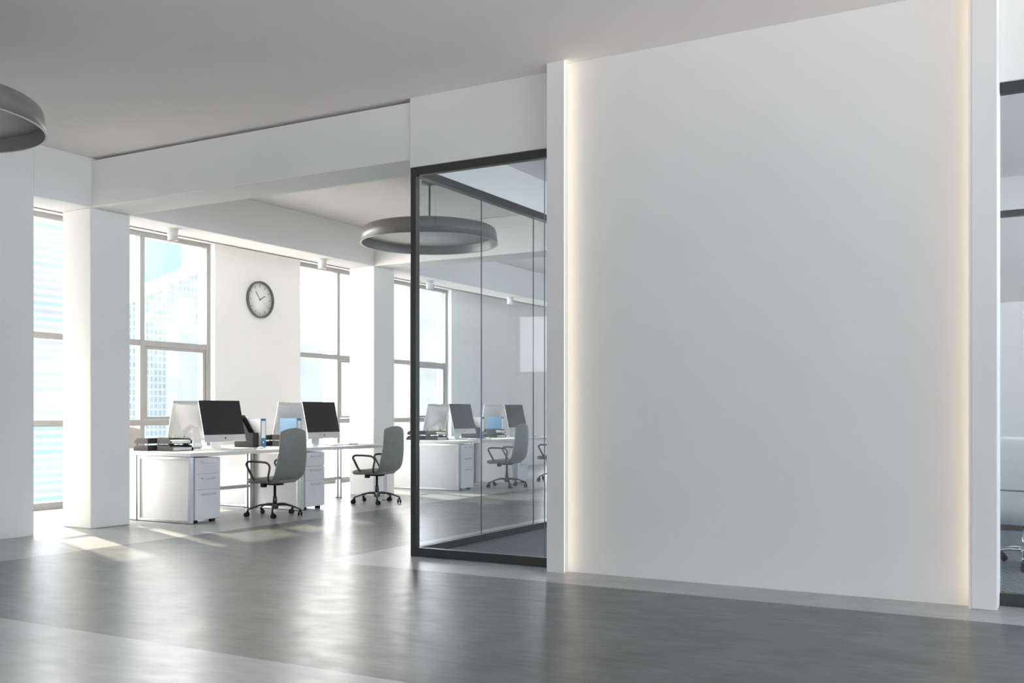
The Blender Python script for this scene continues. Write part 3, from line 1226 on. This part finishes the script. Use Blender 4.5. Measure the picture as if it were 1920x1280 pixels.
for c, yc in ((0, Y1), (1, Y2)):
    for d in (0, 1):
        y0 = yc + d * 1.855
        put(near, (XF, y0, 0), 0, DESK_L[c, d][0], 'white desks facing the aisle')
        put(far, (XB, y0, 0), 0, DESK_L[c, d][1], 'white desks facing the windows')
        put(pn, (XF + 0.004, y0 + 0.065, 0), 0, PED_L[c, d], 'white drawer units under the desks')
        put(pf, (XB - 0.004, y0 + 0.065, 0), 0, 'white drawer unit on the window side, ' + WHERE[c, d], 'white drawer units on the window side')
        yy = yc + (0.755 if d == 0 else 2.64) + 0.345
        put(mon, (-9.40, yy, ZD), 0, MON_L[c, d, 0], 'desktop computers facing the aisle')
        put(mon, (-9.87, yy + 0.0, ZD), PI, MON_L[c, d, 1], 'desktop computers facing the windows')
        put(keyb, (-9.05, yy, ZD), 0, 'slim pale keyboard in front of the dark screen ' + WHERE[c, d], 'keyboards')
        put(mouse, (-9.03, yy + 0.33, ZD), 0, 'white mouse beside the keyboard ' + WHERE[c, d], 'computer mice')
        put(keyb, (-10.25, yy, ZD), 0, 'slim pale keyboard on the window-side desk ' + WHERE[c, d], 'keyboards')
        pp = put(pen, (-9.22, yy + 0.40, ZD), 0.7, 'black pen lying on the near desk row ' + WHERE[c, d], 'black pens')
        # trays: open side to the aisle on the near row, to the windows on the far row
        ty = y0 + 0.26 if d == 0 else y0 + 0.36
        put(tray, (-9.32, ty, ZD), 0, 'charcoal two-tier letter tray open to the aisle, ' + WHERE[c, d], 'two-tier letter trays')
        put(tray, (-9.92, ty + 0.28, ZD), PI, 'charcoal two-tier letter tray open to the windows, ' + WHERE[c, d], 'two-tier letter trays')
        put(pap, (-9.427, ty + 0.165, ZD + 0.0055), 0, 'white paper stack in the lower aisle-side tray, ' + WHERE[c, d], 'paper stacks in the trays')
        put(pap, (-9.445, ty + 0.165, ZD + 0.0905), 0, 'white paper stack in the upper aisle-side tray, ' + WHERE[c, d], 'paper stacks in the trays')
        put(pap, (-9.80, ty + 0.125, ZD + 0.0055), 0, 'white paper stack in the lower window-side tray, ' + WHERE[c, d], 'paper stacks in the trays')
        if d == 0:
            # pencil cups
            for q, (cx, cy) in enumerate(((-9.53, ty + 0.40), (-9.78, ty + 0.40))):
                put(cup, (cx, cy, ZD), 0, ('black pencil cup beside the aisle-side tray, ' if q == 0 else 'black pencil cup beside the window-side tray, ') + WHERE[c, d], 'pencil cups')
                for j in range(7):
                    a = j * 2 * PI / 7 + 0.4
                    p = put(pen_d if j in (2, 5) else pen_y, (cx + 0.018 * math.cos(a), cy + 0.018 * math.sin(a), ZD + 0.0055), 0)
                    p.rotation_euler = (0.07 * -math.sin(a), 0.07 * math.cos(a), 0)
                    tag(p, ('dark pencil' if j in (2, 5) else 'yellow pencil') + ' standing in the pencil cup by the ' + ('aisle-side tray, ' if q == 0 else 'window-side tray, ') + WHERE[c, d], 'pencil',
                        ('dark' if j in (2, 5) else 'yellow') + ' pencils in the %s cup %s' % ('aisle-side' if q == 0 else 'window-side', WHERE[c, d]))
        if d == 1:
            put(mag, (-9.46, y0 - 0.12, ZD), 0, ('black sloped magazine file behind the nearest dark screen' if c == 0 else 'black sloped magazine file behind glass on the far cluster'), 'black magazine files')
            put(bnd_w, (-9.44, y0 + 0.0, ZD), 0, ('white-sided blue-spined binder left of the first grey chair' if c == 0 else 'white-sided blue-spined binder behind glass on the far cluster'), 'binders')
            put(bnd_b, (-9.44, y0 + 0.70, ZD), 0, ('blue binder with white label above the nearest grey chair' if c == 0 else 'blue binder with white label behind glass on the far cluster'), 'binders')

# office chairs
ch = make_chair('grey leather office chair nearest the camera at the first desk', M['leather'], M['arm_metal'], M['base_metal'], M['black_plastic'],
                star=math.radians(304), group='grey office chairs along the aisle')
ch.location = (-8.58, 9.32, 0)
ch.rotation_euler = (0, 0, 0.06)
dup(ch, (-8.58, 11.36, 0), 0.06, 'grey leather office chair by the second column, left of the black glass post')
dup(ch, (-8.50, 14.86, 0), 0.06, 'grey leather office chair seen through the side glass beside the drawers')
dup(ch, (-8.55, 16.75, 0), 0.06, 'grey leather office chair cut off by the white pier, seen through glass')
cb = make_chair('beige leather office chair on the window side, top showing beside the left column', M['beige_leather'], M['arm_metal'], M['base_metal'], M['black_plastic'], star=0.3)
cb.location = (-10.95, 9.28, 0)
cb.rotation_euler = (0, 0, PI - 0.1)
mc = make_chair('white leather meeting chair with chrome base at the right edge', M['white_leather'], M['chrome'], M['chrome'], M['black_plastic'], star=0.25, conf=True)
mc.location = (-0.42, 9.15, 0.0125)
mc.rotation_euler = (0, 0, -PI / 2 - 0.25)
dup(mc, (-3.35, 10.05, 0.0125), 0.6, 'white meeting chair with chrome base mirrored in the side glass')
dup(mc, (-3.0, 9.1, 0.0125), 0.2, 'second white meeting chair, nearer the front glass, mirrored in the side glass')


# ------------------------------------------------------------------ pendant lamps
def make_lamp(label, m, x, y, z0):
    t = thing('pendant_lamp', label, 'pendant lamp', (x, y, z0))
    R = 0.815
    bm = NB()
    prof = [(R - 0.012, 0.004), (R, 0.004), (R - 0.022, 0.150), (R - 0.032, 0.172), (R - 0.055, 0.190), (R - 0.10, 0.200), (0.4, 0.206), (0.04, 0.208), (0, 0.208)]
    inner = [(0, 0.196), (R - 0.10, 0.188), (R - 0.06, 0.176), (R - 0.036, 0.150), (R - 0.012, 0.004)]
    lathe(bm, prof, 96)
    lathe(bm, inner, 96)
    obj('lamp_shade', bm, m, t)
    bm = NB()
    lathe(bm, [(R - 0.013, 0.0), (R + 0.001, 0.0), (R + 0.001, 0.005), (R - 0.013, 0.005), (R - 0.013, 0.0)], 96)
    obj('rim', bm, M['lamp_edge'], t)
    bm = NB()
    lathe(bm, [(0, 0.105), (R - 0.035, 0.105), (R - 0.035, 0.113), (0, 0.113)], 96)
    obj('diffuser', bm, M['diffuser'], t)
    top = Z_C - z0
    bm = NB()
    lathe(bm, [(0, 0.205), (0.032, 0.205), (0.032, 0.235), (0.014, 0.24), (0.0125, 0.25), (0.0125, top - 0.04), (0, top - 0.04)], 24)
    obj('rod', bm, m, t)
    bm = NB()
    lathe(bm, [(0, top - 0.045), (0.035, top - 0.045), (0.05, top - 0.035), (0.095, top - 0.03), (0.095, top - 0.0005), (0, top - 0.0005)], 32)
    obj('ceiling_canopy', bm, m, t)
    bm = NB()
    tube(bm, smooth_path([(-0.20, -0.0, top - 0.03), (-0.16, 0, top - 0.12), (-0.13, 0, top - 0.22), (-0.165, 0, top - 0.32), (-0.15, 0, top - 0.42), (-0.10, 0, 0.207)], 6), 0.004, 8)
    obj('power_cable', bm, M['lamp_edge'], t)
    bm = NB()
    lathe(bm, [(0, top - 0.035), (0.03, top - 0.03), (0.05, top - 0.0005), (0, top - 0.0005)], 20, (-0.20, 0, 0))
    obj('cable_hook', bm, M['black_plastic'], t)
    return t


make_lamp('large grey drum pendant lamp hanging beyond the glass corner post', M['lamp_grey'], -6.79, 10.02, 3.255)
make_lamp('grey drum pendant lamp at upper left, cut off by the edge of the picture', M['lamp_grey'], -7.05, 4.10, 3.255)

# glowing panels added under the ceiling to brighten the meeting room
M['panel'] = emit('added_fill_panel', (0.92, 0.97, 1.0), 13.0)
for n, (x, lab) in enumerate(((-2.9, 'added square fill panel over the left part of the meeting room'), (0.9, 'added square fill panel over the right part of the meeting room'), (3.9, 'added square fill panel at the far right of the meeting room'))):
    t = thing('added_fill_light', lab, 'fill light', (x, 9.2, 3.74), group='added fill panels under the meeting room ceiling')
    bm = NB()
    for a0, a1, b0, b1 in ((-0.6, 0.6, -0.6, -0.57), (-0.6, 0.6, 0.57, 0.6), (-0.6, -0.57, -0.57, 0.57), (0.57, 0.6, -0.57, 0.57)):
        box(bm, a0, a1, b0, b1, -0.03, -0.0005)
    obj('frame', bm, M['spot_white'], t)
    bx('diffuser', -0.57, 0.57, -0.57, 0.57, -0.02, -0.001, M['panel'], t)

# ------------------------------------------------------------------ ceiling spots
SPOT_L = ['white cylinder spotlight above the first window pair', 'white cylinder spotlight above the window right of the clock',
          'white cylinder spotlight just right of the black glass post', 'white cylinder spotlight farthest right, behind the glass']
for n, y in enumerate((8.62, 11.37, 14.12, 16.85)):
    t = thing('ceiling_spotlight', SPOT_L[n], 'spotlight', (-9.56, y, 3.465), group='white spotlights under the beam')
    bm = NB()
    lathe(bm, [(0, -0.0005), (0.062, -0.0005), (0.062, -0.138), (0.054, -0.14), (0.05, -0.132), (0.05, -0.12), (0, -0.12)], 32)
    obj('body', bm, M['spot_white'], t)
    bm = NB()
    lathe(bm, [(0, -0.121), (0.046, -0.121), (0.046, -0.126), (0, -0.126)], 24)
    obj('lens', bm, M['seal'], t)

# ------------------------------------------------------------------ wall clock
ck = thing('wall_clock', 'round white wall clock with dark rim on the wall between the windows', 'clock', (XW, 12.24, 3.075))
R = 0.297
bm = NB()
lathe(bm, [(R - 0.022, 0.0005), (R - 0.004, 0.0005), (R, 0.01), (R, 0.045), (R - 0.006, 0.052), (R - 0.018, 0.052), (R - 0.024, 0.044), (R - 0.024, 0.0005)], 72, axis='X')
obj('rim', bm, M['clock_rim'], ck)
bm = NB()
lathe(bm, [(0, 0.001), (R - 0.024, 0.001), (R - 0.024, 0.015), (0, 0.015)], 72, axis='X')
obj('dial', bm, M['clock_face'], ck)
for k in range(12):
    a = 2 * PI * k / 12
    bm = NB()
    mt = Matrix.Rotation(-a, 4, 'X')
    L = 0.05
    box(bm, 0.0152, 0.0175, -0.0035, 0.0035, 0.20, 0.20 + L, mtx=mt)
    obj('hour_mark', bm, M['clock_rim'], ck)
# seen from +X, +Y is to the right: clockwise angle turns from +Z toward +Y
for nm, a, L, w in (('hour_hand', math.radians(60), 0.125, 0.006), ('minute_hand', math.radians(-39), 0.165, 0.005)):
    bm = NB()
    box(bm, 0.018, 0.021, -w, w, -0.02, L, mtx=Matrix.Rotation(-a, 4, 'X'))
    obj(nm, bm, M['clock_rim'], ck)
bm = NB()
lathe(bm, [(0, 0.016), (0.012, 0.016), (0.012, 0.026), (0, 0.026)], 20, axis='X')
obj('hub', bm, M['clock_rim'], ck)

# ------------------------------------------------------------------ the city outside
struct(bx('street_level', -420, -30, -150, 420, -60.5, -60, M['street']))
TW = [
    # name label x0 x1 y0 y1 ztop material roof
    ('wide pale tower with horizontal floor bands outside the leftmost window', -75, -58, 26, 46.5, 17,
     facade('banded_facade', (0.74, 0.75, 0.76), (0.40, 0.58, 0.64), (0.52, 0.52, 0.57), 2.6, 0.50, 0.11, 0.0), 'flat'),
    ('tall very pale cyan glass tower behind the others', -150, -118, 100, 108, 36,
     facade('cyan_glass_facade', (0.62, 0.82, 0.85), (0.58, 0.81, 0.84), (0.60, 0.82, 0.85), 3.0, 3.2, 0.10), 'flat'),
    ('blue-grey gridded tower with a sloping roof line', -89, -84, 66, 86.5, 10.5,
     facade('grid_facade', (0.86, 0.90, 0.93), (0.46, 0.60, 0.70), (0.66, 0.74, 0.80), 0.55, 0.70, 0.09), 'slope'),
    ('cyan glass block right of the sloping tower', -71.6, -70, 63.9, 66.6, 9.2,
     facade('aqua_facade', (0.62, 0.82, 0.84), (0.50, 0.80, 0.83), (0.58, 0.82, 0.84), 1.1, 1.4, 0.05), 'flat'),
    ('grey tower with staggered white stripes right of the clock', -83, -76, 81, 90.4, 12,
     facade('striped_facade', (0.56, 0.60, 0.64), (0.84, 0.85, 0.86), (0.56, 0.60, 0.64), 4.2, 1.5, 0.36, 0.15), 'flat'),
    ('hazy white tower with faint brick-like windows', -120, -100, 152, 172, 26,
     facade('pale_facade', (0.80, 0.80, 0.80), (0.64, 0.66, 0.68), (0.80, 0.80, 0.80), 2.2, 1.4, 0.3, 0.3), 'flat'),
]
for (lab, x0, x1, y0, y1, zt, m, roof) in TW:
    L = ((x0 + x1) / 2, (y0 + y1) / 2, -60)
    t = thing('office_tower', lab, 'skyscraper', L)
    hx, hy, h = (x1 - x0) / 2, (y1 - y0) / 2, zt + 60
    bm = NB()
    vs, fs = box(bm, -hx, hx, -hy, hy, 0, h)
    if roof == 'slope':
        for v in vs:
            if v.co.z > 1:
                v.co.z += 9.5 * (v.co.y + hy) / (2 * hy)
    obj('facade', bm, m, t)
    bm = NB()
    if roof == 'slope':
        tube(bm, [(hx, -hy, h + 0.2), (hx, hy, h + 9.7)], 0.35, 6)
    else:
        box(bm, -hx * 0.6, hx * 0.6, -hy * 0.6, hy * 0.6, h, h + 2.2)
    obj('roof_plant', bm, M['street'], t)
